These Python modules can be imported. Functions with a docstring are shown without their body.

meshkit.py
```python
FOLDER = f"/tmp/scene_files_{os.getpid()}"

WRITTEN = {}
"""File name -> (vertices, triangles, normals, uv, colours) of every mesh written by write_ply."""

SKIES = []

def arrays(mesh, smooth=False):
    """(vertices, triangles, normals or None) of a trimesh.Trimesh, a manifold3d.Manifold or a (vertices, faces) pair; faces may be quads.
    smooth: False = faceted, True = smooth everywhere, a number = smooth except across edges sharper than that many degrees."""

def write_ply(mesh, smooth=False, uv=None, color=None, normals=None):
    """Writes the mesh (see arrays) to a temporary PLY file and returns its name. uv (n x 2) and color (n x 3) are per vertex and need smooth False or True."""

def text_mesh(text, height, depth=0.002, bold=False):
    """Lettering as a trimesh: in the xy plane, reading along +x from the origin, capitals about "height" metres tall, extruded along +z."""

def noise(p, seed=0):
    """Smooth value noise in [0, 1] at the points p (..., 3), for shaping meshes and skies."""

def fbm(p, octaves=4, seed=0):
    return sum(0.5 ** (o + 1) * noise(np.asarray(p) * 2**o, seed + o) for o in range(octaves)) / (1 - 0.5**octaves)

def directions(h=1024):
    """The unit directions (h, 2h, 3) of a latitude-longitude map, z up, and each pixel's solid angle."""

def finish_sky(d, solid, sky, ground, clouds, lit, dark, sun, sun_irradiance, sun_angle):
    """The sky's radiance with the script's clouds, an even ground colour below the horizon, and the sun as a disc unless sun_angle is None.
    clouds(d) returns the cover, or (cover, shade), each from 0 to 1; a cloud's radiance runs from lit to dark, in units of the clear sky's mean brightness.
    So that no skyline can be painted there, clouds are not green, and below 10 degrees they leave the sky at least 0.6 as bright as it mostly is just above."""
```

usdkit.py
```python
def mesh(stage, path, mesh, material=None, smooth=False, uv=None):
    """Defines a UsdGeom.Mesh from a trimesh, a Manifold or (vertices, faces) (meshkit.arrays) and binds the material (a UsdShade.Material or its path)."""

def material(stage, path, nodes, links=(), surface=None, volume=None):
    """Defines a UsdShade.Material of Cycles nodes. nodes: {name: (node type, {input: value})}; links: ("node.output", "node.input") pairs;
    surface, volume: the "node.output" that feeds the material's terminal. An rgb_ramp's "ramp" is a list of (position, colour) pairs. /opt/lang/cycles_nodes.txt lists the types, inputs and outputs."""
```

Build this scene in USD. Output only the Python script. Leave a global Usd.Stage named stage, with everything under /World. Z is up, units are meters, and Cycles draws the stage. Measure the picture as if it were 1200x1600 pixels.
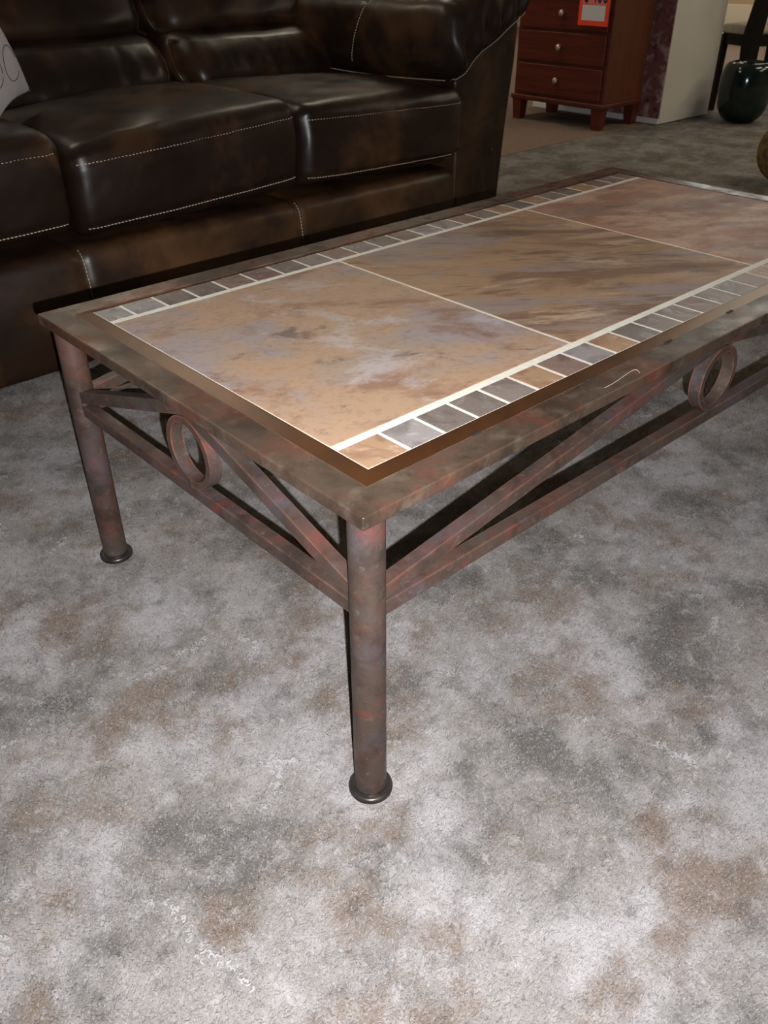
import math, random
import numpy as np, trimesh, manifold3d, shapely
from shapely.geometry import Polygon
from pxr import Usd, UsdGeom, UsdLux, UsdShade, Gf, Sdf, Vt
import usdkit, meshkit

stage = Usd.Stage.CreateInMemory()
UsdGeom.SetStageUpAxis(stage, UsdGeom.Tokens.z)
UsdGeom.SetStageMetersPerUnit(stage, 1.0)
UsdGeom.Xform.Define(stage, '/World'); UsdGeom.Scope.Define(stage, '/World/Looks')
random.seed(7); RNG = np.random.default_rng(7)
M3 = manifold3d.Manifold

# ------------------------------------------------------------------ camera
FPX, CAM, YAW, PITCH, ROLL = 1329.48, np.array([-.4484, -.5232, .9258]), .8322, .5902, -.0036
FW = np.array([math.cos(PITCH) * math.cos(YAW), math.cos(PITCH) * math.sin(YAW), -math.sin(PITCH)])
R0 = np.cross(FW, [0, 0, 1]); R0 /= np.linalg.norm(R0); U0 = np.cross(R0, FW)
RT = math.cos(ROLL) * R0 + math.sin(ROLL) * U0; UP = -math.sin(ROLL) * R0 + math.cos(ROLL) * U0
cam = UsdGeom.Camera.Define(stage, '/World/camera')
m4 = Gf.Matrix4d(*RT, 0, *UP, 0, *(-FW), 0, *CAM, 1)
cam.AddTransformOp().Set(m4)
cam.CreateHorizontalApertureAttr(36.0); cam.CreateVerticalApertureAttr(48.0)
cam.CreateFocalLengthAttr(36.0 * FPX / 1200); cam.CreateClippingRangeAttr(Gf.Vec2f(.02, 100))
cam.CreateFStopAttr(22.0); cam.CreateFocusDistanceAttr(1.0)
cam.CreateExposureAttr(0.0)

# ------------------------------------------------------------------ the flash of the camera: a small bright disc beside the lens
FLASH_W = 11.9
fl = UsdLux.DiskLight.Define(stage, '/World/camera_flash')
fp = CAM + RT * .022 - UP * .046
fl.AddTransformOp().Set(Gf.Matrix4d(*RT, 0, *UP, 0, *(-FW), 0, *fp, 1))
fl.CreateRadiusAttr(.004); fl.CreateIntensityAttr(FLASH_W / (math.pi * .004 ** 2)); fl.CreateColorAttr(Gf.Vec3f(.935, .96, 1.03))
CEIL_E = 8.4          # radiance of the shop's ceiling panels
DOME = .05
dome = UsdLux.DomeLight.Define(stage, '/World/dome'); dome.CreateIntensityAttr(DOME); dome.CreateColorAttr(Gf.Vec3f(1, .95, .88))

# ------------------------------------------------------------------ helpers: prims
USED = {}
def numbered(path):
    n = USED.get(path, -1) + 1; USED[path] = n
    return path if n == 0 else f'{path}_{n:03d}'
def keys(p, label=None, category=None, group=None, kind=None):
    for k, v in (('label', label), ('category', category), ('group', group), ('kind', kind)):
        if v: p.SetCustomDataByKey(k, v)
    return p
def thing(name, label=None, category=None, loc=(0, 0, 0), rotz=0, group=None, kind=None):
    x = UsdGeom.Xform.Define(stage, numbered('/World/' + name))
    x.AddTranslateOp().Set(Gf.Vec3d(*map(float, loc)))
    if rotz: x.AddRotateZOp().Set(float(rotz))
    return keys(x.GetPrim(), label, category, group, kind)
def part(parent, name, mesh, mat, smooth=35, label=None, kind=None):
    """one mesh, local to its parent's frame (parents are things; parts carry no transform of their own)"""
    base = str(parent.GetPath()) if parent is not None else '/World'
    m = usdkit.mesh(stage, numbered(f'{base}/{name}'), mesh, mat, smooth=smooth)
    return keys(m.GetPrim(), label=label, kind=kind)

# ------------------------------------------------------------------ helpers: shapes
def tm(v, f): return trimesh.Trimesh(np.asarray(v, float), np.asarray(f), process=False)
def cat(l): return trimesh.util.concatenate(l)
def man2tm(m):
    q = m.to_mesh(); return tm(q.vert_properties[:, :3], q.tri_verts)
def rbox(a, b, r=.003, seg=8):
    a, b = np.minimum(a, b), np.maximum(a, b)
    r = min(r, .49 * float((np.array(b) - a).min()))
    s = M3.sphere(r, seg)
    return M3.batch_hull([s.translate([x, y, z]) for x in (a[0] + r, b[0] - r) for y in (a[1] + r, b[1] - r) for z in (a[2] + r, b[2] - r)])
def cbox(a, b, c=.002):
    """chamfered box, 12 faces + bevels, cheap"""
    a, b = np.array(a, float), np.array(b, float)
    pts = []
    for k in range(3):
        lo, hi = a + c, b - c; lo[k] = a[k]; hi[k] = b[k]
        pts += [(x, y, z) for x in (lo[0], hi[0]) for y in (lo[1], hi[1]) for z in (lo[2], hi[2])]
    return M3.hull_points(np.array(pts))
def bar(p, q, w, h, side, r=.0015):
    """square tube from p to q; side = horizontal unit normal; w along side, h across"""
    p, q, side = (np.asarray(x, float) for x in (p, q, side))
    d = q - p; L = np.linalg.norm(d); d /= L; n = np.cross(d, side); n /= np.linalg.norm(n)
    if n[2] < 0: n = -n
    m = rbox([0, -w / 2, -h / 2], [L, w / 2, h / 2], r)
    s2 = np.cross(n, d)
    return m.transform(np.column_stack([d, s2, n, p]))
def lathe(profile, n=40, center=(0, 0, 0)):
    pr = np.array(profile, float); k = len(pr); a = np.linspace(0, 2 * np.pi, n, endpoint=False)
    v = np.stack([pr[:, 0, None] * np.cos(a), pr[:, 0, None] * np.sin(a), np.repeat(pr[:, 1, None], n, 1)], -1).reshape(-1, 3) + np.array(center)
    f = []
    for i in range(k - 1):
        for j in range(n):
            j2 = (j + 1) % n; A, B, C, D = i * n + j, i * n + j2, (i + 1) * n + j2, (i + 1) * n + j
            f += [[A, B, C], [A, C, D]]
    m = tm(v, f); m.merge_vertices(); m.update_faces(m.nondegenerate_faces()); m.remove_unreferenced_vertices()
    return m
def smooth_path(pts, n):
    from scipy.interpolate import CubicSpline
    pts = np.asarray(pts, float); t = np.r_[0, np.cumsum(np.linalg.norm(np.diff(pts, axis=0), axis=1))]
    return CubicSpline(t, pts)(np.linspace(0, t[-1], n))
def tube(path, r, k=8, closed=False):
    P = np.asarray(path, float); n = len(P)
    T = np.gradient(P, axis=0) if not closed else np.roll(P, -1, 0) - np.roll(P, 1, 0)
    T /= np.linalg.norm(T, axis=1)[:, None]
    ref = np.array([0, 0, 1.0]); N = []
    for t in T:
        a = ref - t * (ref @ t)
        if np.linalg.norm(a) < 1e-3: a = np.cross(t, [1, 0, 0])
        a /= np.linalg.norm(a); N.append(a); ref = a
    N = np.array(N); B = np.cross(T, N); a = np.linspace(0, 2 * np.pi, k, endpoint=False)
    rr = np.broadcast_to(np.asarray(r, float), (n,))
    v = (P[:, None] + rr[:, None, None] * (np.cos(a)[None, :, None] * N[:, None] + np.sin(a)[None, :, None] * B[:, None])).reshape(-1, 3)
    f = []
    for i in range(n if closed else n - 1):
        i2 = (i + 1) % n
        for j in range(k):
            j2 = (j + 1) % k; A, Bq, C, D = i * k + j, i2 * k + j, i2 * k + j2, i * k + j2
            f += [[A, Bq, C], [A, C, D]]
    if not closed:
        for e, s in ((0, 1), (n - 1, -1)):
            for j in range(1, k - 1): f.append([e * k, e * k + (j if s < 0 else j + 1), e * k + (j + 1 if s < 0 else j)])
    return tm(v, f)
def stitches(path, normal, length=.0065, gap=.0028, r=.0011):
    """thread stitches lying along a path: a row of small capsules"""
    P = np.asarray(path, float); t = np.r_[0, np.cumsum(np.linalg.norm(np.diff(P, axis=0), axis=1))]
    out = []; s = 0
    at = lambda x: np.array([np.interp(x, t, P[:, k]) for k in range(3)])
    nn = np.asarray(normal, float)
    while s + length < t[-1]:
        a, b = at(s), at(s + length); mid = (a + b) / 2 + nn * r * .6
        out.append(tube([a - nn * r * .2, mid - (b - a) * .25, mid + (b - a) * .25, b - nn * r * .2], [r * .6, r, r, r * .6], 5)); s += length + gap
    return cat(out)

# ------------------------------------------------------------------ helpers: materials
def mat(name, nodes, links, surface='p.BSDF'):
    return usdkit.material(stage, '/World/Looks/' + name, nodes, links, surface=surface)
def plain(name, col, rough=.5, metallic=0, spec=.5, coat=0, bump=None, **kw):
    n = {'p': ('principled_bsdf', {'base_color': col, 'roughness': rough, 'metallic': metallic, 'specular_ior_level': spec, 'coat_weight': coat, **kw})}; l = []
    if bump:
        n |= {'g': ('geometry', {}), 'bn': ('noise_texture', {'scale': bump[0], 'detail': 3.0}), 'b': ('bump', {'strength': bump[1], 'distance': bump[2]})}
        l = [('g.position', 'bn.vector'), ('bn.fac', 'b.height'), ('b.normal', 'p.normal')]
    return mat(name, n, l)
def layered(name, base, layers, rough=.5, metallic=0, spec=.5, scale=(1, 1, 1), loc=(0, 0, 0), bump=None, rough_noise=None, coat=0, rot=(0, 0, 0), **kw):
    """colour built from noise masks. layers: (colour, noise scale, detail, lo, hi, distortion, opacity[, stretch])"""
    n = {'g': ('geometry', {}), 'mr': ('mapping', {'rotation': rot}), 'mp': ('mapping', {'scale': scale, 'location': loc}),
         'p': ('principled_bsdf', {'roughness': rough, 'metallic': metallic, 'specular_ior_level': spec, 'coat_weight': coat, **kw}), 'c0': ('color', {'value': base})}
    l = [('g.position', 'mr.vector'), ('mr.vector', 'mp.vector')]; last = 'c0.color'
    grain = kw.pop('grain', .6); wear = kw.pop('wear', None)
    n['p'][1].pop('grain', None); n['p'][1].pop('wear', None)
    for i, L in enumerate(layers):
        col, sc, det, lo, hi, dist, op = L[:7]
        off = (3.7 * i + 1.3, 5.1 * i, 2.9 * i)
        n[f'm{i}'] = ('mapping', {'location': off, 'scale': L[7] if len(L) > 7 else (1, 1, 1)})
        n[f'n{i}'] = ('noise_texture', {'scale': sc, 'detail': det, 'roughness': grain, 'distortion': dist})
        n[f'r{i}'] = ('map_range', {'from_min': lo, 'from_max': hi, 'to_min': 0.0, 'to_max': op, 'clamp': True})
        n[f'x{i}'] = ('mix', {'color2': col})
        l += [('mp.vector', f'm{i}.vector'), (f'm{i}.vector', f'n{i}.vector'), (f'n{i}.fac', f'r{i}.value'), (f'r{i}.result', f'x{i}.fac'), (last, f'x{i}.color1')]
        last = f'x{i}.color'
    if wear:   # bare metal where edges have been rubbed
        n |= {'bv': ('bevel', {'radius': wear[1], 'samples': 6}), 'dt': ('vector_math', {'math_type': 'dot_product'}), 'wr': ('map_range', {'from_min': .985, 'from_max': .90, 'to_min': 0.0, 'to_max': 1.0, 'clamp': True}),
              'wn': ('noise_texture', {'scale': 16.0, 'detail': 5.0, 'roughness': .7}), 'wm': ('map_range', {'from_min': .42, 'from_max': .60, 'to_min': 0.0, 'to_max': .6, 'clamp': True}), 'wx': ('math', {'math_type': 'multiply'}), 'wc': ('mix', {'color2': wear[0]})}
        l += [('bv.bevel', 'dt.vector1'), ('g.normal', 'dt.vector2'), ('dt.value', 'wr.value'), ('mp.vector', 'wn.vector'), ('wn.fac', 'wm.value'), ('wr.result', 'wx.value1'), ('wm.result', 'wx.value2'), ('wx.value', 'wc.fac'), (last, 'wc.color1')]
        last = 'wc.color'
    l.append((last, 'p.base_color'))
    if bump:
        n |= {'bn': ('noise_texture', {'scale': bump[0], 'detail': 4.0, 'roughness': .6}), 'b': ('bump', {'strength': bump[1], 'distance': bump[2]})}
        l += [('mp.vector', 'bn.vector'), ('bn.fac', 'b.height'), ('b.normal', 'p.normal')]
    if rough_noise:
        n |= {'rn': ('noise_texture', {'scale': rough_noise[0], 'detail': 3.0}), 'rr': ('map_range', {'from_min': .35, 'from_max': .65, 'to_min': rough_noise[1], 'to_max': rough_noise[2], 'clamp': True})}
        l += [('mp.vector', 'rn.vector'), ('rn.fac', 'rr.value'), ('rr.result', 'p.roughness')]
    return mat(name, n, l)
def srgb(r, g, b):
    f = lambda c: ((c / 255 + .055) / 1.055) ** 2.4 if c > 10 else c / 255 / 12.92
    return (f(r), f(g), f(b))

# ------------------------------------------------------------------ the setting
FLOOR = thing('floor', kind='structure')
def carpet_material(name='shag_carpet', fibre=False, base=(.228, .206, .184)):
    n = {'g': ('geometry', {}), 'p': ('principled_bsdf', {'roughness': .95, 'specular_ior_level': .08, 'sheen_weight': .06, 'sheen_roughness': .5}), 'c0': ('color', {'value': base})}
    l = []; last = 'c0.color'
    def layer(i, col, sc, det, lo, hi, dist, op, off):
        nonlocal last
        n[f'm{i}'] = ('mapping', {'location': off})
        n[f'n{i}'] = ('noise_texture', {'scale': sc, 'detail': det, 'roughness': .66, 'distortion': dist})
        n[f'r{i}'] = ('map_range', {'range_type': 'smoothstep', 'from_min': lo, 'from_max': hi, 'to_min': 0.0, 'to_max': op, 'clamp': True})
        n[f'x{i}'] = ('mix', {'color2': col})
        l.extend([('g.position', f'm{i}.vector'), (f'm{i}.vector', f'n{i}.vector'), (f'n{i}.fac', f'r{i}.value'), (f'r{i}.result', f'x{i}.fac'), (last, f'x{i}.color1')])
        last = f'x{i}.color'
    layer(0, (.084, .075, .064), 5.4, 8, .43, .62, .1, .85, (0, 0, 0))      # dark grey clouds
    layer(2, (.325, .300, .285), 5.2, 8, .44, .64, .1, .85, (9.1, 6.6, 0))      # pale clouds
    layer(1, (.150, .106, .075), 5.6, 8, .48, .64, .1, .85, (4.3, 1.2, 0))    # brown clouds
    layer(3, (.055, .048, .042), 34, 4, .50, .74, 0, .5, (2.2, 8.1, 0))      # small dark mottles
    layer(4, (.42, .395, .38), 42, 4, .52, .76, 0, .45, (5.5, 3.1, 0))      # small pale mottles
    layer(5, (.035, .03, .027), 190, 2, .50, .74, 0, .5, (1.5, 2.1, 0))       # single tufts, dark and pale
    layer(6, (.44, .415, .395), 260, 2, .50, .76, 0, .42, (7.5, 4.1, 0))
    l.append((last, 'p.base_color'))
    if fibre:   # yarn ends stand upright, so the pile as a whole shades like a level surface
        n.update({'up': ('combine_xyz', {'x': 0.0, 'y': 0.0, 'z': 1.0}), 'mv': ('mix_vector', {'fac': .80}), 'nm': ('vector_math', {'math_type': 'normalize'})})
        l.extend([('g.normal', 'mv.a'), ('up.vector', 'mv.b'), ('mv.result', 'nm.vector1'), ('nm.vector', 'p.normal')])
    else:
        n.update({'v': ('voronoi_texture', {'scale': 210.0, 'randomness': 1.0}), 'bn': ('noise_texture', {'scale': 120.0, 'detail': 5.0, 'roughness': .7}),
                  'ad': ('math', {'math_type': 'add'}), 'b': ('bump', {'strength': .8, 'distance': .006})})
        l.extend([('g.position', 'v.vector'), ('g.position', 'bn.vector'), ('v.distance', 'ad.value1'), ('bn.fac', 'ad.value2'), ('ad.value', 'b.height'), ('b.normal', 'p.normal')])
    return mat(name, n, l)
PILE = carpet_material('carpet_yarn', True)
LOOPY = carpet_material('carpet_loop_yarn', True, (.36, .34, .32))
CARPET = carpet_material()
def grid(xs, ys, zf):
    X, Y = np.meshgrid(xs, ys, indexing='ij'); v = np.stack([X, Y, zf(X, Y)], -1).reshape(-1, 3); ny = len(ys)
    i, j = np.meshgrid(np.arange(len(xs) - 1), np.arange(ny - 1), indexing='ij'); a = (i * ny + j).ravel()
    return tm(v, np.vstack([np.c_[a, a + ny, a + ny + 1], np.c_[a, a + ny + 1, a + 1]]))
def pile(X, Y):
    p = np.stack([X, Y, 0 * X], -1)
    big = meshkit.fbm(p * 9, 3, 3) - .5; small = meshkit.noise(p * 120, 11) - .5
    con = np.abs(meshkit.fbm(p * 6.5, 3, 21) - .5); loops = np.exp(-(con / .012) ** 2) * (meshkit.noise(p * 5, 31) > .45)
    return .006 * big + .0045 * small + loops * (meshkit.noise(p * 170, 41) - .45) * .010 - .009
near = grid(np.arange(-.75, 2.0, .0042), np.arange(-.85, 1.6, .0042), pile)
part(FLOOR, 'shag_carpet', near, PILE, smooth=True)
out = []
for xs, ys in (((-4, -.75), (-4, 2.56)), ((2.0, 9.5), (-4, 2.56)), ((-.75, 2.0), (-4, -.85)), ((-.75, 2.0), (1.6, 2.56))):
    out.append(grid(np.linspace(*xs, max(2, int((xs[1] - xs[0]) / .04))), np.linspace(*ys, max(2, int((ys[1] - ys[0]) / .04))), lambda X, Y: .006 * (meshkit.fbm(np.stack([X, Y, 0 * X], -1) * 9, 3, 3) - .5) - .004))

part(FLOOR, 'shag_carpet', cat(out), CARPET, smooth=True)
def tufts(n, inside):
    """the cut pile: short yarn ends in small clumps that lean together"""
    xy = RNG.uniform((-.75, -.85), (2.0, 1.6), (n, 2)); xy = xy[inside(xy)]
    z0 = pile(xy[:, 0], xy[:, 1]); p = np.column_stack([xy, 0 * z0])
    ang = 2 * np.pi * 2 * meshkit.noise(p * 150, 51) + 1.5 * meshkit.noise(p * 9, 52); ln = .0018 + .0026 * RNG.random(len(p)); h = .0088 + .0022 * (meshkit.noise(p * 110, 53) - .5)
    d = np.column_stack([np.cos(ang), np.sin(ang)]) * ln[:, None] + RNG.normal(0, .0012, (len(p), 2))
    P = np.empty((len(p), 3, 3)); P[:, 0] = np.column_stack([xy, z0 - .001]); P[:, 1] = np.column_stack([xy + d * .35, z0 + h * .6]); P[:, 2] = np.column_stack([xy + d, z0 + h])
    c = UsdGeom.BasisCurves.Define(stage, numbered('/World/floor/carpet_pile'))
    c.CreateTypeAttr('linear'); c.CreatePointsAttr(Vt.Vec3fArray.FromNumpy(P.reshape(-1, 3).astype(np.float32)))
    c.CreateCurveVertexCountsAttr(Vt.IntArray.FromNumpy(np.full(len(p), 3, np.int32)))
    w = np.tile(np.array([.0020, .0020, .0013], np.float32), len(p)); c.CreateWidthsAttr(Vt.FloatArray.FromNumpy(w)); c.SetWidthsInterpolation('vertex')
    UsdShade.MaterialBindingAPI.Apply(c.GetPrim()).Bind(PILE); keys(c.GetPrim(), kind='stuff')
dist = lambda q: np.linalg.norm(q - (-.05, .2), axis=1)
FEET = [(.0295, .0295), (.0295, .7245), (1.4625, .0295), (1.4625, .7245)]
free = lambda q: np.min([np.linalg.norm(q - f, axis=1) for f in FEET], axis=0) > .031
tufts(1250000, lambda q: (dist(q) < 1.25) & free(q))
tufts(420000, lambda q: (dist(q) >= 1.25) & free(q))
def loops(n):
    """winding rows of uncut yarn loops lying on the pile"""
    xy = RNG.uniform((-.75, -.85), (2.0, 1.6), (n, 2)); p = np.column_stack([xy, 0 * xy[:, 0]])
    con = np.abs(meshkit.fbm(p * 6.5, 3, 21) - .5); m = (con < .009) & (meshkit.noise(p * 6, 31) > .40) & (meshkit.noise(p * 22, 33) > .42) & free(xy); xy = xy[m] + RNG.normal(0, .0035, (int(m.sum()), 2)); p = np.column_stack([xy, 0 * xy[:, 0]])
    z0 = pile(xy[:, 0], xy[:, 1]) + .0096; a = RNG.uniform(0, 2 * np.pi, len(p)); r = RNG.uniform(.0016, .0030, len(p)); t = np.linspace(-.5, np.pi + .5, 8)
    x_ = r[:, None] * np.cos(t); h_ = r[:, None] * np.sin(t)
    P = np.stack([xy[:, :1] + np.cos(a)[:, None] * x_ - np.sin(a)[:, None] * h_ * .75, xy[:, 1:] + np.sin(a)[:, None] * x_ + np.cos(a)[:, None] * h_ * .75, z0[:, None] + h_ * .55], -1)
    c = UsdGeom.BasisCurves.Define(stage, numbered('/World/floor/carpet_loops'))
    c.CreateTypeAttr('linear'); c.CreatePointsAttr(Vt.Vec3fArray.FromNumpy(P.reshape(-1, 3).astype(np.float32)))
    c.CreateCurveVertexCountsAttr(Vt.IntArray.FromNumpy(np.full(len(p), 8, np.int32)))
    c.CreateWidthsAttr(Vt.FloatArray.FromNumpy(np.full(len(p) * 8, .0018, np.float32))); c.SetWidthsInterpolation('vertex')
    UsdShade.MaterialBindingAPI.Apply(c.GetPrim()).Bind(LOOPY); keys(c.GetPrim(), kind='stuff')
loops(620000)
FLAT = layered('flat_carpet', srgb(128, 110, 97), [((.13, .1, .08), 60, 3, .5, .7, 0, .5)], rough=.95, spec=.1, bump=(300, .5, .003))
part(FLOOR, 'flat_carpet', cbox((-4, 2.55, -.05), (9.5, 8, -.001), .001), FLAT)

WHITEWALL = layered('painted_wall', srgb(206, 202, 190), [(srgb(190, 184, 170), 1.5, 3, .4, .7, 0, .6)], rough=.85, spec=.2, bump=(160, .15, .002))
REDPAPER = layered('red_wallpaper', srgb(120, 78, 72), [(srgb(176, 150, 142), 13, 4, .48, .64, .5, .85), (srgb(84, 36, 34), 18, 4, .52, .66, .3, .8)], rough=.8, spec=.2)
WHITETRIM = plain('white_trim', srgb(215, 212, 206), .5)
WALLTAN = plain('tan_wall', srgb(186, 164, 138), .85, spec=.2)
CEIL = plain('ceiling_tile', srgb(196, 190, 178), .9, spec=.1, bump=(90, .3, .004))
def wall(name, a, b, m): 
    p = part(None, name, cbox(a, b, .002), m); keys(p, kind='structure'); return p
wall('ceiling', (-4.1, -4.1, 2.85), (9.6, 8.1, 2.95), CEIL)
wall('wall_left', (-4.1, -4.1, -.05), (-4, 8.1, 2.85), WALLTAN)
wall('wall_right', (9.5, -4.1, -.05), (9.6, 8.1, 2.85), WALLTAN)
wall('wall_front', (-4.1, -4.1, -.05), (9.6, -4, 2.85), WALLTAN)
wall('wall_back', (-4.1, 8, -.05), (9.6, 8.1, 2.85), WALLTAN)
wall('baseboard_right', (9.47, -4, 0), (9.5, 8, .36), plain('cream_wainscot', srgb(226, 216, 196), .6))
WIN = thing('window_1', kind='structure')
part(WIN, 'pane', cbox((9.485, 3.0, 1.0), (9.497, 5.2, 2.5), .002), mat('daylight_pane', {'e': ('emission', {'color': (.86, .94, 1.0), 'strength': 2.6})}, [], surface='e.emission'))
fr = cbox((9.46, 2.92, .92), (9.499, 5.28, 2.58), .006) - M3.cube([.2, 2.2, 1.5]).translate([9.4, 3.0, 1.0])
part(WIN, 'frame', fr + cbox((9.465, 4.08, 1.0), (9.497, 4.12, 2.5), .003), WHITETRIM)
STUB = thing('wall_partition', kind='structure')
part(STUB, 'wall_core', cbox((4.556, 2.488, 0), (5.12, 3.45, 2.85), .003), WHITEWALL)
part(STUB, 'wallpaper', cbox((4.550, 2.492, .03), (4.556, 3.44, 2.85), .001), REDPAPER)
part(STUB, 'trim_strip', cbox((4.546, 2.490, 0), (4.556, 3.44, .032), .002), WHITETRIM)
part(STUB, 'trim_strip', cbox((4.546, 3.44, 0), (4.556, 3.458, 2.85), .002), WHITETRIM)

# ceiling panels (off frame, they are the shop's light)
PANEL = mat('panel_light', {'e': ('emission', {'color': (1.0, .885, .68), 'strength': CEIL_E})}, [], surface='e.emission')
PFRAME = plain('panel_frame', (.7, .7, .68), .4)
for (x, y) in ((5.2, .6), (7.4, 2.9), (7.4, .4), (5.2, -1.6), (7.4, 5.2), (8.6, 4.4), (3.2, 3.5), (.4, 3.5), (2.6, 6.2), (6.3, -.6)):
    t = thing('ceiling_light', 'recessed fluorescent light panel in the showroom ceiling', 'ceiling light', (x, y, 2.83), group='fluorescent panels in the showroom ceiling')
    part(t, 'diffuser', cbox((-.58, -.28, -.002), (.58, .28, .008), .001), PANEL)
    fr = cbox((-.62, -.32, -.008), (.62, .32, .018), .003) - M3.cube([1.16, .56, .2], True)
    part(t, 'frame', fr, PFRAME)

# ------------------------------------------------------------------ the coffee table
L, W, H = 1.492, .754, .457
LO, LR = .0295, .0208                 # leg axis inset, leg radius
A_IN, B_IN = .0615, .0416             # inner edge of the bronze strip, inner edge of the frame
BRONZE_LAYERS = [(srgb(106, 66, 54), 12, 8, .48, .62, .2, .5), (srgb(84, 80, 86), 11, 8, .49, .62, .2, .55), (srgb(52, 42, 36), 15, 6, .46, .64, .3, .7),
                 (srgb(126, 60, 54), 15, 8, .56, .66, .2, .5), (srgb(130, 104, 56), 24, 5, .66, .76, .3, .6), (srgb(122, 110, 98), 70, 4, .58, .76, .1, .5)]
METAL = layered('antiqued_metal', srgb(80, 66, 57), BRONZE_LAYERS, rough=.42, spec=.5, metallic=.25, bump=(140, .16, .002), rough_noise=(30, .32, .55), grain=.7, wear=(srgb(168, 104, 66), .004))
FRAMEM = layered('antiqued_metal_top', srgb(84, 67, 54), [(srgb(56, 43, 34), 9, 8, .45, .57, .3, .85), (srgb(106, 62, 48), 8, 8, .49, .60, .3, .75), (srgb(112, 98, 82), 24, 6, .52, .68, .1, .6), (srgb(60, 52, 48), 60, 4, .55, .72, 0, .5), (srgb(116, 54, 46), 18, 6, .64, .74, .3, .6)],
                 rough=.36, spec=.55, metallic=.25, bump=(150, .10, .002), rough_noise=(25, .26, .46), grain=.7, wear=(srgb(150, 122, 98), .004))
STRIP = layered('bronze_strip', srgb(78, 47, 24), [(srgb(54, 33, 20), 8, 3, .45, .65, .3, .8, (1, 1, 1))], rough=.3, spec=.6, metallic=.35, bump=(200, .05, .001))
GROUT = layered('cream_grout', srgb(232, 226, 208), [(srgb(206, 200, 180), 40, 3, .5, .7, 0, .5)], rough=.8, spec=.2)
TABLE = thing('coffee_table', 'long bronze metal coffee table with stone tile top and rings in its sides', 'coffee table')
outer = rbox([0, 0, H - .0172], [L, W, H], .0025, 12)
fr = outer - M3.cube([L - 2 * B_IN, W - 2 * B_IN, .2]).translate([B_IN, B_IN, H - .1]) - M3.cube([L - .01, W - .01, .05]).translate([.005, .005, H - .0545 + .001])
part(TABLE, 'frame', fr, FRAMEM)
zi, zo = H + .0035, H - .0022         # the strip slopes up a little towards the tiles
def strip_piece(c0, c1, inward):
    """mitred bevel strip along the edge c0-c1 (outer line corners), width A-B"""
    c0, c1, n = np.array(c0, float), np.array(c1, float), np.array(inward, float); d = (c1 - c0) / np.linalg.norm(c1 - c0); w = A_IN - B_IN - .0022
    o0, o1 = c0 + (n + d) * .0022, c1 + (n - d) * .0022
    i0, i1 = o0 + (n + d) * w, o1 + (n - d) * w
    P = [(*o0, zo), (*o1, zo), (*i0, zi), (*i1, zi), (*(o0), H - .02), (*o1, H - .02), (*i0, H - .02), (*i1, H - .02)]
    j0, j1 = i0 - (n + d) * .0015, i1 - (n - d) * .0015
    P += [(*j0, zi), (*j1, zi)]
    return M3.hull_points(np.array(P))
cs = [(B_IN, B_IN), (L - B_IN, B_IN), (L - B_IN, W - B_IN), (B_IN, W - B_IN)]
for i, n in enumerate([(0, 1), (-1, 0), (0, -1), (1, 0)]):
    part(TABLE, 'edge_strip', strip_piece(cs[i], cs[(i + 1) % 4], n), STRIP, smooth=20)
part(TABLE, 'grout_bed', cbox((A_IN + .0002, A_IN + .0002, H - .02), (L - A_IN - .0002, W - A_IN - .0002, H + .0027), .0003), GROUT)
ZT = H + .0034
TX = [A_IN + .0015, .063 + .433, .063 + .433 + .5085, L - A_IN - .0015]
YN0, YN1, YF0, YF1 = .1148, .1262, .6278, .6392
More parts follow.
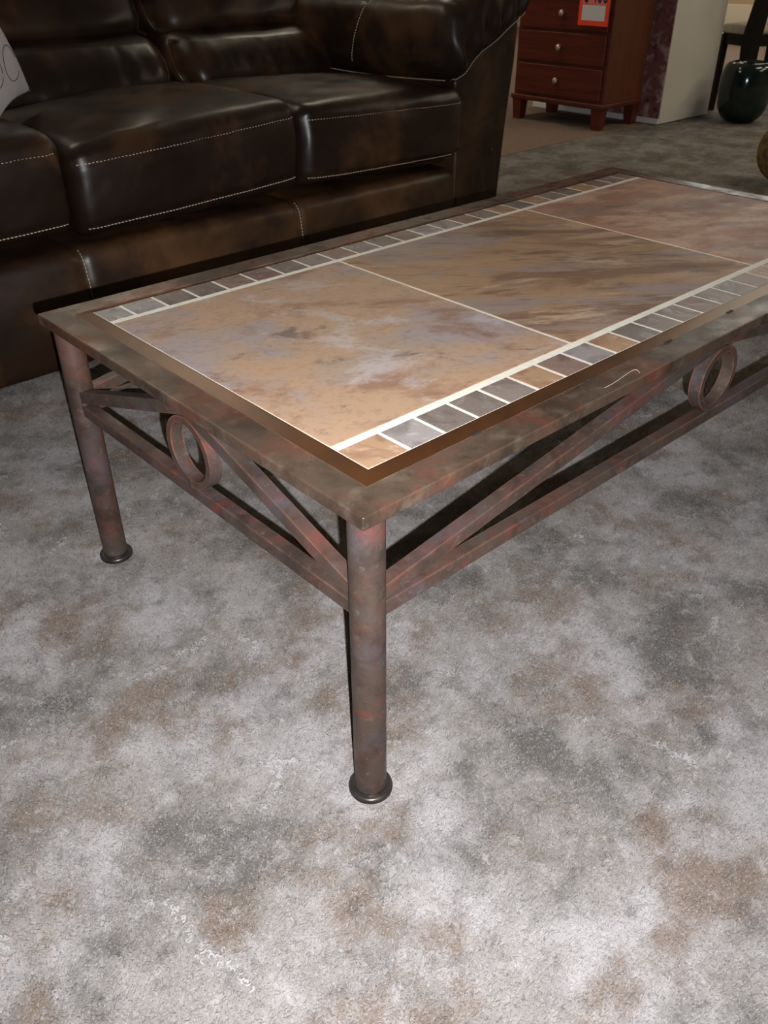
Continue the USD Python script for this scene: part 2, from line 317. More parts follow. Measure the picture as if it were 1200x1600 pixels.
TILE_SPEC = [
    (srgb(166, 144, 124), [(srgb(158, 144, 142), 3.2, 9, 0.440, 0.528, .3, .85), (srgb(178, 144, 114), 3.0, 9, 0.420, 0.508, .3, .9), (srgb(138, 102, 82), 5, 9, 0.520, 0.597, .4, .75), (srgb(190, 180, 176), 5.5, 9, 0.550, 0.622, .5, .6), (srgb(92, 76, 66), 12, 9, 0.580, 0.657, .4, .65), (srgb(120, 94, 74), 90, 4, .5, .75, 0, .5)], (1.0, 1.5, 1), (0.4, 3.1, 0)),
    (srgb(166, 132, 100), [(srgb(146, 132, 126), 3.4, 9, 0.480, 0.557, .5, .8), (srgb(122, 90, 68), 4.5, 9, 0.480, 0.568, .5, .8), (srgb(198, 168, 138), 5, 9, 0.540, 0.612, .5, .75), (srgb(92, 72, 60), 10, 9, 0.560, 0.637, .4, .65), (srgb(116, 88, 70), 90, 4, .5, .75, 0, .45)], (.7, 2.6, 1), (7.4, 1.7, 0)),
    (srgb(182, 138, 112), [(srgb(152, 110, 90), 4, 9, 0.460, 0.548, .4, .8), (srgb(204, 170, 142), 5, 9, 0.520, 0.597, .4, .8), (srgb(140, 122, 116), 4, 9, 0.540, 0.628, .4, .6), (srgb(104, 80, 68), 12, 9, 0.580, 0.657, .4, .6), (srgb(120, 92, 76), 90, 4, .5, .75, 0, .45)], (.9, 1.7, 1), (2.4, 8.7, 0))]
for i in range(3):
    b, ls, sc, lc = TILE_SPEC[i]
    m = layered(f'stone_tile_{"abc"[i]}', b, ls, rough=.5, spec=.35, scale=sc, loc=lc, bump=(80, .06, .002), rough_noise=(18, .44, .6), rot=(0, 0, (.55, .62, .5)[i]), grain=.68)
    g = .0021
    part(TABLE, 'tile', cbox((TX[i] + (g if i else 0), YN1, H - .008), (TX[i + 1] - (g if i < 2 else 0), YF0, ZT), .0012), m, smooth=False)
SMALL = []
for k, (c, d, e) in enumerate([((134, 120, 110), (104, 90, 82), (160, 150, 146)), ((166, 132, 102), (136, 100, 80), (190, 164, 140)), ((118, 106, 98), (92, 82, 74), (146, 136, 130)), ((132, 108, 96), (104, 82, 74), (156, 140, 130)), ((148, 139, 134), (116, 107, 102), (184, 178, 174))]):
    SMALL.append(layered(f'slate_tile_{"abcde"[k]}', srgb(*c), [(srgb(*d), 18, 5, .48, .62, 1.0, .85), (srgb(*e), 24, 5, .56, .68, 1.5, .8)], rough=.4, spec=.4, bump=(90, .15, .003), loc=(k * 3.3, k * 1.7, 0)))
P_ = .0557
rr = random.Random(3)
for (ya, yb, x0) in ((A_IN + .0012, YN0, .1247 - 0.0), (YF1, W - A_IN - .0012, .1059)):
    cuts = [A_IN + .0015] + [x0 + P_ * i for i in range(0, 40) if x0 + P_ * i < L - A_IN - .012] + [L - A_IN - .0015]
    for i in range(len(cuts) - 1):
        g0, g1 = (.0021 if i else 0), (.0021 if i < len(cuts) - 2 else 0)
        k = 1 if (i == 0 and ya < .2) else (4 if (i == 1 and ya < .2) else rr.choice([0, 0, 2, 2, 3, 4, 1]))
        part(TABLE, 'border_tile', cbox((cuts[i] + g0, ya, H - .008), (cuts[i + 1] - g1, yb, ZT - rr.random() * .0003), .001), SMALL[k], smooth=False)
# retaining clips showing as small dark slots between strip and frame
CLIP = plain('dark_clip', (.02, .018, .016), .6)
for x in (.20, .42, .60, .77, .95, 1.2):
    part(TABLE, 'clip', cbox((x, B_IN - .002, H - .002), (x + .016, B_IN + .002, H + .0012), .0004), CLIP)
FLANGE = layered('worn_steel', srgb(70, 64, 60), [(srgb(48, 42, 40), 30, 5, .46, .62, .2, .8), (srgb(96, 74, 64), 40, 4, .56, .68, .2, .5)], rough=.32, metallic=.5, spec=.5)
SCR = plain('scratch', srgb(176, 168, 158), .5)
part(TABLE, 'scratch', tube(smooth_path([(.418, .0133, H + .0001), (.440, .0139, H + .0001), (.475, .0184, H + .0001), (.4935, .0174, H + .0001), (.4887, .0092, H + .0001)], 30), .00045, 5), SCR)
# legs with flanged feet
for (x, y) in ((LO, LO), (LO, W - LO), (L - LO, LO), (L - LO, W - LO)):
    lg = part(TABLE, 'leg', lathe([(0, .004), (LR, .004), (LR, H - .006), (0, H - .006)], 40, (x, y, 0)), METAL, smooth=30)
    part(lg, 'foot_flange', lathe([(LR - .002, .0), (.0270, .0), (.0286, .002), (.0290, .005), (.0282, .0078), (.0262, .0092), (.0245, .0096), (.0236, .0088), (LR + .0008, .0088), (LR + .0006, .013), (LR - .002, .013)], 48, (x, y, 0)), FLANGE, smooth=40)
# sides: stretcher, two braces that meet under the frame, a ring between
TB = .0195
def side(p0, p1, nrm):
    """p0, p1: leg axes (xy) of one side; nrm outward normal (xy)"""
    p0, p1, nrm = np.array(p0, float), np.array(p1, float), np.array(nrm, float)
    d = (p1 - p0) / np.linalg.norm(p1 - p0); s3 = np.array([*nrm, 0])
    q = lambda s, z: np.array([*(p0 + d * s), z])
    Ln = np.linalg.norm(p1 - p0); mid = Ln / 2
    st = bar(q(LR * .6, .302), q(Ln - LR * .6, .302), TB, TB, s3)
    part(TABLE, 'stretcher', st, METAL)
    zt = H - .0172 - .010
    br = []
    for sgn in (0, 1):
        a = LR * .6 if sgn == 0 else Ln - LR * .6
        m_ = bar(q(a, .3235), q(mid, zt), TB, TB, s3)
        big = 3.0
        half = M3.cube([big, big, big], True).translate([big / 2, 0, 0]).transform(np.column_stack([np.array([*d, 0]) * (-1 if sgn == 0 else 1), np.array([*nrm, 0]), [0, 0, 1], q(mid, .35)]))
        m_ = m_ ^ half
        m_ = m_.trim_by_plane([0, 0, -1], -(H - .0173))
        br.append(m_); part(TABLE, 'brace', m_, METAL)
    R1, R2, hw = .0525, .0425, .0098
    ring = (M3.cylinder(2 * hw, R1, R1, 64, True) - M3.cylinder(.1, R2, R2, 64, True))
    c = q(mid, .312 + R1 - .0005)
    e1 = np.array([*d, 0]); e3 = np.array([*nrm, 0]); e2 = np.cross(e3, e1)
    ring = ring.transform(np.column_stack([e1, e2, e3, c])) - br[0] - br[1]
    part(TABLE, 'ring', ring, METAL, smooth=30)
side((LO, LO), (LO, W - LO), (-1, 0)); side((LO, LO), (L - LO, LO), (0, -1))
side((L - LO, LO), (L - LO, W - LO), (1, 0)); side((LO, W - LO), (L - LO, W - LO), (0, 1))

# ------------------------------------------------------------------ the sofa
LEATHER = layered('dark_brown_leather', (.016, .0078, .0046), [((.088, .040, .016), 3.6, 5, .47, .68, .3, .85), ((.009, .0055, .0045), 2.4, 3, .5, .68, .3, .7)], rough=.36, spec=.36, bump=(420, .12, .0015), rough_noise=(5, .3, .44))
LEATHER_B = layered('brown_leather_rail', (.028, .0135, .0068), [((.115, .052, .020), 3.0, 5, .44, .62, .3, .9), ((.012, .007, .005), 2.6, 4, .50, .66, .3, .7)], rough=.38, spec=.5, bump=(420, .12, .0015))
THREAD = plain('pale_thread', srgb(196, 176, 152), .7)
SOFA = thing('sofa', 'three-seat dark brown leather sofa with contrast stitching, behind the coffee table', 'sofa')
def cube_grid(nx, ny, nz):
    vs, fs, o = [], [], 0
    for k, (a, b) in ((0, (1, 2)), (1, (2, 0)), (2, (0, 1))):
        n = (nx, ny, nz); na, nb = n[a], n[b]
        A, B = np.meshgrid(np.linspace(-1, 1, na + 1), np.linspace(-1, 1, nb + 1), indexing='ij')
        i, j = np.meshgrid(np.arange(na), np.arange(nb), indexing='ij'); q = (i * (nb + 1) + j).ravel()
        for s in (-1, 1):
            v = np.zeros((A.size, 3)); v[:, k] = s; v[:, a] = A.ravel(); v[:, b] = B.ravel()
            f = np.vstack([np.c_[q, q + nb + 1, q + nb + 2], np.c_[q, q + nb + 2, q + 1]])
            vs.append(v); fs.append((f if s > 0 else f[:, ::-1]) + o); o += len(v)
    m = tm(np.vstack(vs), np.vstack(fs)); m.merge_vertices(digits_vertex=6); return m
class Puff:
    """rounded, stuffed box: cube coordinates [-1,1]^3 -> place"""
    def __init__(s, lo, hi, r, fn=None):
        s.lo, s.hi, s.r, s.fn = np.array(lo, float), np.array(hi, float), r, fn
    def map(s, c):
        c = np.asarray(c, float); h = (s.hi - s.lo) / 2; p = c * h
        r = np.minimum(s.r, h * .98); inner = np.clip(p, -(h - r), h - r); d = (p - inner) / r
        ln = np.linalg.norm(d, axis=-1, keepdims=True); mx = np.abs(d).max(-1, keepdims=True)
        d = np.where(ln > 1e-9, d * mx / np.maximum(ln, 1e-9), 0)
        P = inner + d * r + (s.lo + s.hi) / 2
        return s.fn(P, c) if s.fn else P
    def mesh(s, step=.014):
        n = np.maximum(6, np.round((s.hi - s.lo) / step).astype(int)); m = cube_grid(*n); m.vertices = s.map(m.vertices); return m
def bumpf(t, p=1.0): return np.clip(1 - t * t, 0, 1) ** p
def nz(P, sc, seed, amp): return (meshkit.fbm(P * sc, 3, seed) - .5) * amp
XS = [-.262, .411, 1.085, 1.75]
FY = 1.495
# base: front rail and body
def base_fn(P, c):
    P = P.copy(); front = c[:, 1] < -.2
    dip = sum(np.exp(-((P[:, 0] - x) / .012) ** 2) for x in XS[1:3])
    bul = .016 * np.sin(np.clip((P[:, 2] - .02) / .28, 0, 1) * np.pi) - .008 * dip
    P[:, 1] -= np.where(front, bul, 0); P[:, 2] -= np.where(c[:, 2] > .5, .006 * dip, 0)
    P[:, 1] += np.where(front, nz(P, 7, 5, .012), 0)
    return P
base = Puff((XS[0] - .02, FY + .035, .002), (XS[3] + .02, 2.42, .300), .032, base_fn)
part(SOFA, 'base', base.mesh(.012), LEATHER_B, smooth=True)
for x in XS[1:3]:
    cx = 2 * (x + .006 - base.lo[0]) / (base.hi[0] - base.lo[0]) - 1
    path = base.map(np.array([[cx, -.96, 1]] + [[cx, -1, z] for z in np.linspace(.95, -.9, 24)]))
    path[:, 1] -= .0005; part(SOFA, 'stitching', stitches(path, (0, -1, .1), r=.0012), THREAD, kind='stuff')
for x in (XS[0] + .05, XS[3] + .1):
    for y in (1.62, 2.35):
        part(SOFA, 'foot', cbox((x - .03, y - .03, -.006), (x + .03, y + .03, .032), .003), plain(f'foot_wood_{len(USED)}', (.02, .012, .008), .5))
# seat cushions
SEAM_T = [(.521, .530), (.497, .533), (.520, .503)]
SEAM_B = [(.366, .374), (.350, .380), (.368, .346)]
def seat_fn(i):
    def fn(P, c):
        P = P.copy(); u = c[:, 0]; v = c[:, 1]
        lift = SEAM_T[i][0] + (SEAM_T[i][1] - SEAM_T[i][0]) * (u + 1) / 2 - .515
        low = SEAM_B[i][0] + (SEAM_B[i][1] - SEAM_B[i][0]) * (u + 1) / 2 - .362
        w = np.clip((P[:, 2] - .362) / (.515 - .362), 0, 1)
        P[:, 2] += lift * w + low * (1 - w)
        top = np.clip(c[:, 2], 0, 1) ** 2
        P[:, 2] += top * (.026 * bumpf(u, .7) * bumpf(v * .92, .8) + nz(P, 5, 60 + i, .022))
        front = np.clip(-v, 0, 1) ** 6
        zz = (P[:, 2] - .435) / .1
        P[:, 1] -= front * (.024 * bumpf(u * .97, .6) * np.clip(1 - .5 * zz * zz, 0, 1))
        for zs in (SEAM_T[i], SEAM_B[i]):
            z0 = zs[0] + (zs[1] - zs[0]) * (u + 1) / 2
            P[:, 1] += front * .005 * np.exp(-((P[:, 2] - z0) / .006) ** 2)
        P[:, 1] += np.clip(-v, 0, 1) ** 2 * .05 * np.clip((SEAM_B[i][0] - .004 - P[:, 2]) / .03, 0, 1)
        P[:, 1] += front * nz(P, 9, 70 + i, .014)
        sg = np.clip(np.abs(u), 0, 1) ** 4 * np.sign(u)
        P[:, 0] += sg * nz(P, 12, 80 + i, .01)
        return P
    return fn
for i in range(3):
    pf = Puff((XS[i] + .004, FY, .330), (XS[i + 1] - .004, 2.12, .552), .040, seat_fn(i))
    m = pf.mesh(.011)
    cu = part(SOFA, 'seat_cushion', m, LEATHER, smooth=True)
    us = np.linspace(-.965, .965, 90)
    for zs in (SEAM_T[i], SEAM_B[i]):
        # find the cube coordinate whose image has the seam's height
        cand = np.linspace(-1, 1, 161); path = []
        for u in us:
            pts = pf.map(np.column_stack([np.full(161, u), np.full(161, -1.0), cand])); z0 = zs[0] + (zs[1] - zs[0]) * (u + 1) / 2
            k = np.argmin(np.abs(pts[:, 2] - z0)); path.append(pts[k] + [0, -.0012, 0])
        part(cu, 'stitching', stitches(path, (0, -1, 0), r=.00125), THREAD, kind='stuff')
# back: a lumbar roll and an upper pillow above each seat
def lean(P): 
    P[:, 1] += (P[:, 2] - .55) * .62; return P
def roll_fn(i):
    def fn(P, c):
        P = P.copy(); u = c[:, 0]
        front = np.clip(-c[:, 1], 0, 1) ** 3
        P[:, 1] -= front * .03 * bumpf(u, .5); P[:, 1] += front * (nz(P * [1, 1, .35], 14, 90 + i, .022)); P[:, 2] += nz(P, 6, 93 + i, .012)
        P[:, 1] += np.abs(u) ** 10 * front * .035
        return lean(P)
    return fn
def up_fn(i):
    def fn(P, c):
        P = P.copy(); u = c[:, 0]; front = np.clip(-c[:, 1], 0, 1) ** 3
        P[:, 1] -= front * .05 * bumpf(u, .6) * bumpf(c[:, 2] * .9, .5); P[:, 1] += front * nz(P, 7, 96 + i, .02)
        P[:, 1] += np.abs(u) ** 10 * front * .04
        return lean(P)
    return fn
for i in range(3):
    part(SOFA, 'lumbar_roll', Puff((XS[i] + .003, 2.06, .525), (XS[i + 1] - .003, 2.32, .695), .082, roll_fn(i)).mesh(.011), LEATHER, smooth=True)
    part(SOFA, 'back_cushion', Puff((XS[i] + .003, 2.12, .67), (XS[i + 1] - .003, 2.34, 1.02), .08, up_fn(i)).mesh(.014), LEATHER, smooth=True)
part(SOFA, 'back_frame', Puff((XS[0] - .05, 2.46, .03), (XS[3] + .05, 2.56, .98), .04, lambda P, c: P + np.column_stack([0 * P[:, 0], .1 * np.clip(P[:, 2] - .3, 0, 1), 0 * P[:, 0]])).mesh(.03), LEATHER, smooth=True)
# arms: front panel profile extruded back, and a stuffed pad rolled over the top
ARM = [(1.728, .025), (1.728, .50), (1.712, .560), (1.765, .612), (1.865, .655), (1.93, .690), (1.985, .722), (2.004, .712), (1.998, .60), (1.975, .42), (1.955, .18), (1.948, .025)]
def arm_body(sign):
    poly = Polygon(ARM).buffer(.012).buffer(-.024).buffer(.012)
    pts = np.array(poly.exterior.coords)[:-1]
    t = np.r_[0, np.cumsum(np.linalg.norm(np.diff(np.vstack([pts, pts[:1]]), axis=0), axis=1))]; n = 160
    s = np.linspace(0, t[-1], n, endpoint=False); cl = np.vstack([pts, pts[:1]]); pts = np.column_stack([np.interp(s, t, cl[:, k]) for k in (0, 1)])
    if Polygon(pts).exterior.is_ccw is False: pts = pts[::-1]
    tg = np.roll(pts, -1, 0) - np.roll(pts, 1, 0); tg /= np.linalg.norm(tg, axis=1)[:, None]; nr = np.column_stack([tg[:, 1], -tg[:, 0]])
    b = .014; rings = []
    for a in np.linspace(0, np.pi / 2, 6): rings.append((1.512 + b * (1 - np.sin(a)), -b * (1 - np.cos(a)) - .0 if False else -b * (1 - np.sin(a)) * 0 - b * np.cos(a)))
    rings = [(1.512 + b * (1 - math.cos(a)), -b * (1 - math.sin(a))) for a in np.linspace(0, math.pi / 2, 6)] + [(1.8, 0), (2.1, 0), (2.48, 0)]
    v = []; 
    for y, o in rings:
        q = pts + nr * o; v.append(np.column_stack([q[:, 0], np.full(n, y), q[:, 1]]))
    v = np.vstack(v); f = []
    for i in range(len(rings) - 1):
        for j in range(n):
            j2 = (j + 1) % n; A, B, C, D = i * n + j, i * n + j2, (i + 1) * n + j2, (i + 1) * n + j
            f += [[A, B, C], [A, C, D]]
    cap = Polygon(np.column_stack([v[:n, 0], v[:n, 2]])); vv, ff = trimesh.creation.triangulate_polygon(cap, engine='earcut')
    o = len(v); v = np.vstack([v, np.column_stack([vv[:, 0], np.full(len(vv), rings[0][0]), vv[:, 1]]), np.column_stack([vv[:, 0], np.full(len(vv), rings[-1][0]), vv[:, 1]])])
    f = np.vstack([f, ff + o, ff[:, ::-1] + o + len(vv)])
    m = tm(v, f); m.merge_vertices(); m.fix_normals()
    if sign < 0: m = mirror(m)
    return m
XC = (XS[0] + XS[3]) / 2
def mirror(m):
    m = m.copy(); v = m.vertices.copy(); v[:, 0] = 2 * XC - v[:, 0]; return tm(v, m.faces[:, ::-1])
SEAMX = np.array([1.655, 1.682, 1.724, 1.765, 1.793, 1.865, 1.922, 1.985, 2.01]); SEAMZ = np.array([.572, .566, .580, .616, .634, .664, .696, .728, .75])
PADLO, PADHI = np.array([1.650, 1.484, .0]), np.array([2.030, 2.40, .225])
def pad_fn(P, c):
    P = P.copy(); x = P[:, 0].copy(); bot = np.interp(np.clip(x, 1.655, 2.01), SEAMX, SEAMZ)
    up = P[:, 2] / .225
    back = np.clip((P[:, 1] - 1.5) / .8, 0, 1)
    P[:, 2] = bot * (1 - .0 * back) + P[:, 2] * (1 - .12 * np.clip((x - 1.8) / .2, 0, 1)) - .012 * np.sin(back * np.pi) * (1 - up)
    side = np.clip(-c[:, 0], 0, 1) ** 3
    P[:, 0] -= side * (.030 * np.sin(np.clip(up, 0, 1) * np.pi) - .012)
    front = np.clip(-c[:, 1], 0, 1) ** 3
    puff = np.sin(np.clip(up, 0, 1) * np.pi) ** .8
    P[:, 1] -= front * .045 * puff * bumpf((x - 1.84) / .215, .35)
    # gathers running up from the front seam
    fan = np.cos((x - .25 * up * (x - 1.83)) * 2 * np.pi / .062 + 1.5 * np.sin(up * 3)) * np.exp(-((up - .25) / .26) ** 2)
    P[:, 1] += front * .016 * fan
    # pulled cross seam near the middle of the arm
    seam = np.exp(-((P[:, 1] - (1.95 - .10 * up)) / .007) ** 2); P[:, 0] += side * .006 * seam; P[:, 2] -= np.clip(c[:, 2], 0, 1) ** 3 * .005 * seam
    n = nz(P, 7, 110, .022); P[:, 0] += side * n; P[:, 2] += np.clip(c[:, 2], 0, 1) ** 2 * n
    return P
pad = Puff(PADLO, PADHI, .055, pad_fn)
def nearest_seam(cs, off):
    return pad.map(np.array(cs)) + np.array(off)
for sg in (1, -1):
    fx = (lambda m: m) if sg > 0 else mirror
    part(SOFA, 'arm', arm_body(sg), LEATHER, smooth=40)
    ap = part(SOFA, 'arm_pad', fx(pad.mesh(.010)), LEATHER, smooth=True)
    xs = np.linspace(1.668, 1.992, 60)
    fpath = np.column_stack([xs, np.full(60, 1.487), np.interp(xs, SEAMX, SEAMZ) + .004])
    part(ap, 'welt', fx(tube(smooth_path(fpath[::6], 60), .0045, 8)), LEATHER, smooth=True)
    part(ap, 'stitching', fx(stitches(fpath + [0, -.0042, .002], (0, -1, 0), r=.0011)), THREAD, kind='stuff')
    ys = np.linspace(1.51, 2.3, 60)
    ip = np.column_stack([1.664 - .0 * ys, ys, .570 - .012 * np.sin((ys - 1.5) / .8 * np.pi) + .0 * ys])
    part(ap, 'stitching', fx(stitches(ip, (-1, 0, 0), r=.0011)), THREAD, kind='stuff')
    zz = np.linspace(-.75, .8, 30)
    cp = pad.map(np.column_stack([np.full(30, -1.0), 2 * ((1.95 - .10 * (zz + 1) / 2) - PADLO[1]) / (PADHI[1] - PADLO[1]) - 1, zz])) + [-.0035, 0, 0]
    part(ap, 'stitching', fx(stitches(cp, (-1, 0, 0), r=.0011)), THREAD, kind='stuff')
    part(SOFA, 'rivet', fx(lathe([(0, -.004), (.0075, -.003), (.009, 0), (.006, .002)], 20).apply_transform(trimesh.transformations.rotation_matrix(-np.pi / 2, [1, 0, 0])).apply_translation([1.902, 1.509, .335]) if False else trimesh.creation.icosphere(2, .008).apply_scale([1, .45, 1]).apply_translation([1.902, 1.511, .335])), LEATHER, smooth=True)

# ------------------------------------------------------------------ throw pillow on the left seat
PILLOW = layered('grey_satin', srgb(178, 168, 164), [(srgb(150, 140, 138), 9, 3, .45, .65, .2, .6)], rough=.45, spec=.4, sheen_weight=.2, bump=(500, .12, .001))
PTHREAD = plain('dark_embroidery', srgb(62, 50, 46), .7)
def pillow(parent):
    s = .21; n = 50
    u, v = np.meshgrid(np.linspace(-1, 1, n), np.linspace(-1, 1, n), indexing='ij')
    pinch = 1 - .10 * (1 - np.abs(u) ** 2) * (np.abs(v) ** 3); pinch2 = 1 - .10 * (1 - np.abs(v) ** 2) * (np.abs(u) ** 3)
    X, Y = s * u * pinch2, s * v * pinch
    Z = .085 * (bumpf(u, .55) * bumpf(v, .55)) + .004 * (meshkit.fbm(np.stack([u, v, 0 * u], -1) * 3, 3, 5) - .5) * bumpf(u, .5) * bumpf(v, .5)
    i, j = np.meshgrid(np.arange(n - 1), np.arange(n - 1), indexing='ij'); a = (i * n + j).ravel(); f = np.vstack([np.c_[a, a + n, a + n + 1], np.c_[a, a + n + 1, a + 1]])
    top = np.stack([X, Y, Z], -1).reshape(-1, 3); bot = np.stack([X, Y, -Z], -1).reshape(-1, 3)
    m = tm(np.vstack([top, bot]), np.vstack([f, f[:, ::-1] + n * n])); m.merge_vertices(digits_vertex=5)
    from scipy.interpolate import RegularGridInterpolator
    g = np.linspace(-1, 1, n); ip = RegularGridInterpolator((g, g), np.stack([X, Y, Z], -1))
    return m, ip
pm, pip = pillow(None)
loops = []
rp = np.random.default_rng(12)
for k in range(16):
    c = rp.uniform(-.75, .75, 2); a, b, ph = rp.uniform(.12, .3), rp.uniform(.08, .2), rp.uniform(0, 6.28)
    t = np.linspace(0, 2 * np.pi * rp.uniform(.7, 1.0), 60); q = np.column_stack([a * np.cos(t), b * np.sin(t)]); R = np.array([[np.cos(ph), -np.sin(ph)], [np.sin(ph), np.cos(ph)]])
    uv = np.clip(c + q @ R.T, -.95, .95); P3 = pip(uv) + [0, 0, .0006]; loops.append(tube(P3, .0009, 5))
emb = cat(loops)
def place_frame(m, loc, xax, yax):
    xax, yax = np.array(xax, float), np.array(yax, float); xax /= np.linalg.norm(xax); yax -= xax * (yax @ xax); yax /= np.linalg.norm(yax)
    T = np.eye(4); T[:3, 0], T[:3, 1], T[:3, 2], T[:3, 3] = xax, yax, np.cross(xax, yax), loc
    return m.copy().apply_transform(T)
TPIL = thing('throw_pillow', 'grey satin throw pillow with dark embroidered loops, leaning on the sofa back', 'pillow', (.40, 1.85, .76))
PX, PY = (.62, .75, .16), (-.2, .35, .9)
_x = np.array(PX) / np.linalg.norm(PX); _y = np.array(PY) - _x * (_x @ np.array(PY)); _y /= np.linalg.norm(_y)
PC = np.array([.531, 1.92, .605]) - .21 * _x + .21 * _y - np.array([.40, 1.85, .76])
part(TPIL, 'cover', place_frame(pm, PC, PX, PY), PILLOW, smooth=True)
part(TPIL, 'embroidery', place_frame(emb, PC, PX, PY), PTHREAD, smooth=True)

# ------------------------------------------------------------------ chest of drawers
CHERRY = layered('cherry_wood', srgb(92, 38, 26), [(srgb(70, 26, 19), 5, 4, .42, .62, 1.5, .8, (1, .4, 6)), (srgb(104, 50, 30), 9, 3, .55, .7, 1, .5, (1, .3, 8))], rough=.4, spec=.4)
CHERRYS = layered('cherry_wood_side', srgb(98, 52, 30), [(srgb(82, 40, 24), 5, 4, .42, .62, 1.5, .7, (6, 1, .6))], rough=.45, spec=.4)
KNOB = plain('brushed_knob', srgb(196, 176, 164), .35, metallic=.6)
CX0, CX1, CY0, CY1 = 4.105, 4.50, 2.60, 3.265
CHEST = thing('chest_of_drawers', 'reddish cherry wood chest of drawers with small round knobs, against the wallpapered partition', 'chest of drawers')
part(CHEST, 'body', cbox((CX0 + .018, CY0, .135), (CX1, CY1, 1.02), .004), CHERRYS)
part(CHEST, 'base_moulding', rbox([CX0 - .012, CY0 - .012, .113], [CX1, CY1 + .012, .142], .008), CHERRY)
part(CHEST, 'top_board', rbox([CX0 - .015, CY0 - .015, 1.02], [CX1, CY1 + .015, 1.045], .008), CHERRY)
part(CHEST, 'face_frame', cbox((CX0 + .008, CY0 + .0, .14), (CX0 + .022, CY1, 1.02), .003), CHERRY)
zb = [.150, .325, .497, .672, .845, 1.012]
for i in range(5):
    d = part(CHEST, 'drawer', rbox([CX0 - .006, CY0 + .022, zb[i] + .007], [CX0 + .02, CY1 - .022, zb[i + 1] - .007], .006), CHERRY)
    kn = lathe([(0, .028), (.010, .027), (.0165, .020), (.017, .014), (.011, .006), (.007, 0)], 24)
    kn.apply_transform(trimesh.transformations.rotation_matrix(-np.pi / 2, [0, 1, 0])); kn.apply_translation([CX0 - .006, 2.937, (zb[i] + zb[i + 1]) / 2 + .003])
    part(d, 'knob', kn, KNOB, smooth=True)
for (x, y) in ((CX0 + .03, CY0 + .035), (CX0 + .03, CY1 - .035), (CX1 - .035, CY0 + .035), (CX1 - .035, CY1 - .035)):
    part(CHEST, 'leg', M3.hull_points(np.array([(x + sx * a, y + sy * a, z) for sx in (-1, 1) for sy in (-1, 1) for a, z in ((.026, 0), (.034, .114))])), CHERRY, smooth=False)
# price tag hung on the front
TAG = thing('price_tag', 'red-bordered price tag with a pale panel, hanging on the cherry wood chest', 'price tag', (CX0 - .034, 2.708, .64))
TAGR = plain('tag_red', srgb(244, 72, 40), .5); TAGP = plain('tag_pink', srgb(226, 120, 120), .5); TAGW = plain('tag_white', srgb(205, 205, 202), .6); INK = plain('black_ink', (.01, .008, .01), .6)
def tagrot(m): return trimesh.Trimesh(**trimesh.util.concatenate([m]).to_dict()) if False else m
def tag_box(y0, y1, z0, z1, x0, x1): return cbox((x0, y0, z0), (x1, y1, z1), .0003)
part(TAG, 'card', tag_box(-.100, .100, -.105, .19, 0, .0015), TAGR)
part(TAG, 'price_panel', tag_box(-.080, .080, -.002, .175, -.0006, .0002), TAGP)
part(TAG, 'note_panel', tag_box(-.076, .078, -.080, -.006, -.0006, .0002), TAGW)
tx = meshkit.text_mesh('$ 466', .075, .0006, bold=True)
tv = tx.vertices.copy(); tx = tm(np.column_stack([-.0007 - tv[:, 2], .074 - tv[:, 0] * .55, .008 + tv[:, 1]]), tx.faces); tx.fix_normals()
part(TAG, 'printing', tx, INK, smooth=False)
part(TAG, 'string', tube([(.0005, 0, .188), (.006, .002, .25), (.02, .1, .285), (.024, .2, .292), (.024, .229, .288)], .0012, 6), INK)

# ------------------------------------------------------------------ chair with a light seat, seen from behind
ESP = plain('espresso_wood', (.006, .0035, .003), .45, spec=.2)
SEATM = layered('beige_upholstery', srgb(170, 160, 140), [(srgb(140, 130, 112), 30, 3, .5, .7, 0, .5)], rough=.8, spec=.2, bump=(300, .3, .001))
CHAIR = thing('dining_chair', 'dark wood dining chair with a beige padded seat, behind the green vase', 'chair')
S_, F_ = np.array([5.20, 2.335]), np.array([5.285, 2.56])
dl = F_ - S_; dp = np.array([dl[1], -dl[0]]) / np.linalg.norm(dl) * .40; R_, G_ = S_ + dp, F_ + dp
def post(p0, p1, w0, w1):
    p0, p1 = np.array(p0, float), np.array(p1, float); a = dl / np.linalg.norm(dl); b = np.array([a[1], -a[0]])
    return M3.hull_points(np.array([(*(p[:2] + a * sx * w + b * sy * w), p[2]) for p, w in ((p0, w0), (p1, w1)) for sx in (-1, 1) for sy in (-1, 1)]))
for P in (F_, G_): part(CHAIR, 'leg', post((*P, 0), (*P, .44), .016, .023), ESP)
ad = dl / np.linalg.norm(dl)
for P in (S_, R_):
    part(CHAIR, 'rear_post', post((*(P - ad * .03), 0), (*P, .43), .026, .040) + post((*P, .42), (*(P - ad * .10), 1.02), .040, .026), ESP)
def rail(a, b, z0, z1, t):
    a, b = np.array(a), np.array(b); d = (b - a) / np.linalg.norm(b - a); n = np.array([d[1], -d[0]]) * t
    return M3.hull_points(np.array([(*(p + n * s), z) for p in (a, b) for s in (-1, 1) for z in (z0, z1)]))
for a, b in ((S_, F_), (S_, R_), (F_, G_), (R_, G_)): part(CHAIR, 'apron', rail(a, b, .385, .445, .011), ESP)
for z in (.62, .76, .90):
    sft = -ad * (.12 * (z - .42) / .6); part(CHAIR, 'back_rail', rail(S_ + sft, R_ + sft, z, z + .06, .009), ESP)
cc = (S_ + F_ + R_ + G_) / 4
ang = math.atan2(dl[1], dl[0])
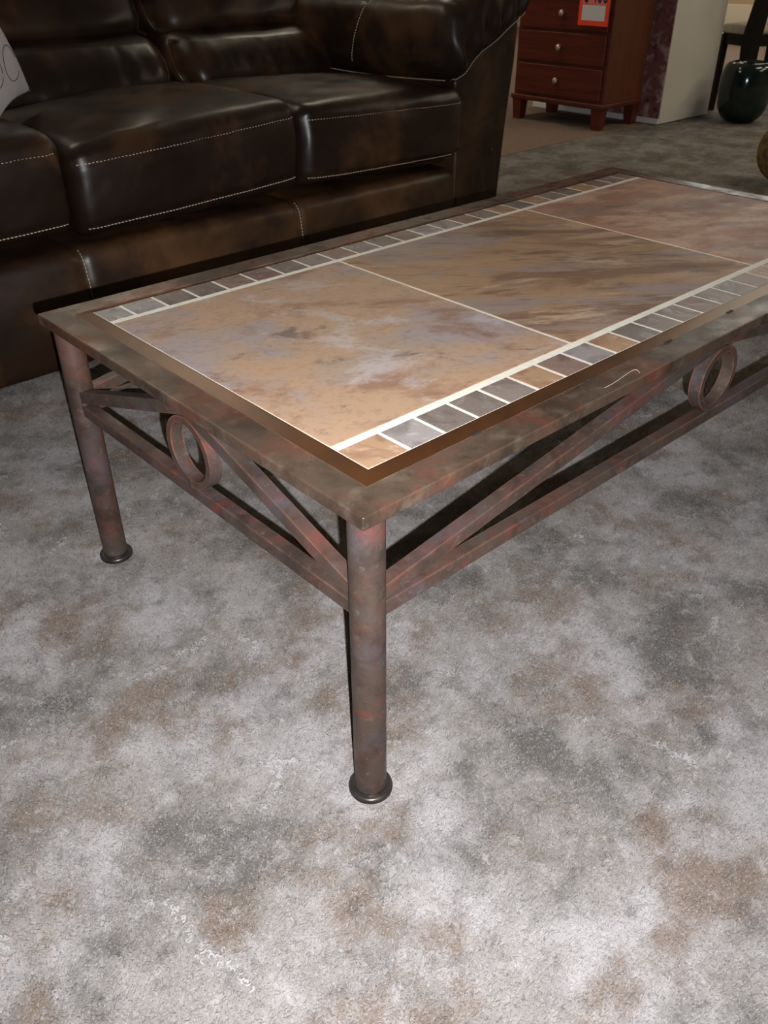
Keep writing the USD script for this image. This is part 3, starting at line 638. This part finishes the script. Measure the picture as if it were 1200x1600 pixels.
def seatf(P, c):
    P = P.copy(); P[:, 2] += np.clip(c[:, 2], 0, 1) * .022 * bumpf(c[:, 0], .6) * bumpf(c[:, 1], .6)
    x, y = P[:, 0].copy(), P[:, 1].copy(); P[:, 0] = cc[0] + x * math.cos(ang) - y * math.sin(ang); P[:, 1] = cc[1] + x * math.sin(ang) + y * math.cos(ang); return P
part(CHAIR, 'seat', Puff((-.115, -.222, .445), (.15, .222, .49), .02, seatf).mesh(.012), SEATM, smooth=True)

# ------------------------------------------------------------------ vases and the woven ball
GREEN = layered('green_glaze', (.003, .010, .009), [((.006, .022, .017), 6, 3, .5, .7, .3, .7)], rough=.12, spec=.6)
def vase(label, loc, prof, m, name='floor_vase'):
    t = thing(name, label, 'vase', loc); part(t, 'body', lathe(smooth_path(prof, 60), 48), m, smooth=60)
    return t
vase('dark green glazed floor vase in front of the dining chair', (5.03, 2.222, 0), [(0, .002), (.085, .003), (.125, .04), (.150, .12), (.155, .2), (.148, .27), (.125, .315), (.09, .325), (.082, .318), (.08, .25)], GREEN)
vase('second dark green vase, at the right edge of the photo', (6.468, 2.659, .0), [(0, .002), (.06, .003), (.11, .06), (.14, .14), (.12, .24), (.07, .29), (.06, .31), (.055, .29)], GREEN)
RATTAN = layered('rattan', srgb(112, 88, 44), [(srgb(70, 50, 22), 30, 3, .45, .6, 0, .8)], rough=.7, spec=.3)
BALL = thing('rattan_ball', 'brown coiled rattan ball on the carpet at the right edge', 'decorative ball', (3.66, 1.262, .0))
rings = []
RB = .128
for k in range(17):
    th = np.pi * (k + .5) / 17; rr_ = RB * math.sin(th); a = np.linspace(0, 2 * np.pi, 40, endpoint=False)
    rings.append(tube(np.column_stack([RB * math.cos(th) + 0 * a, rr_ * np.cos(a), rr_ * np.sin(a)]), .0115, 7, closed=True))
bl = cat(rings); bl.apply_transform(trimesh.transformations.rotation_matrix(.85, [0, 0, 1])); bl.apply_translation([0, 0, RB + .008])
part(BALL, 'coils', bl, RATTAN, smooth=True)
part(BALL, 'core', trimesh.creation.icosphere(3, RB - .004).apply_translation([0, 0, RB + .008]), plain('rattan_core', srgb(50, 36, 18), .8), smooth=True)
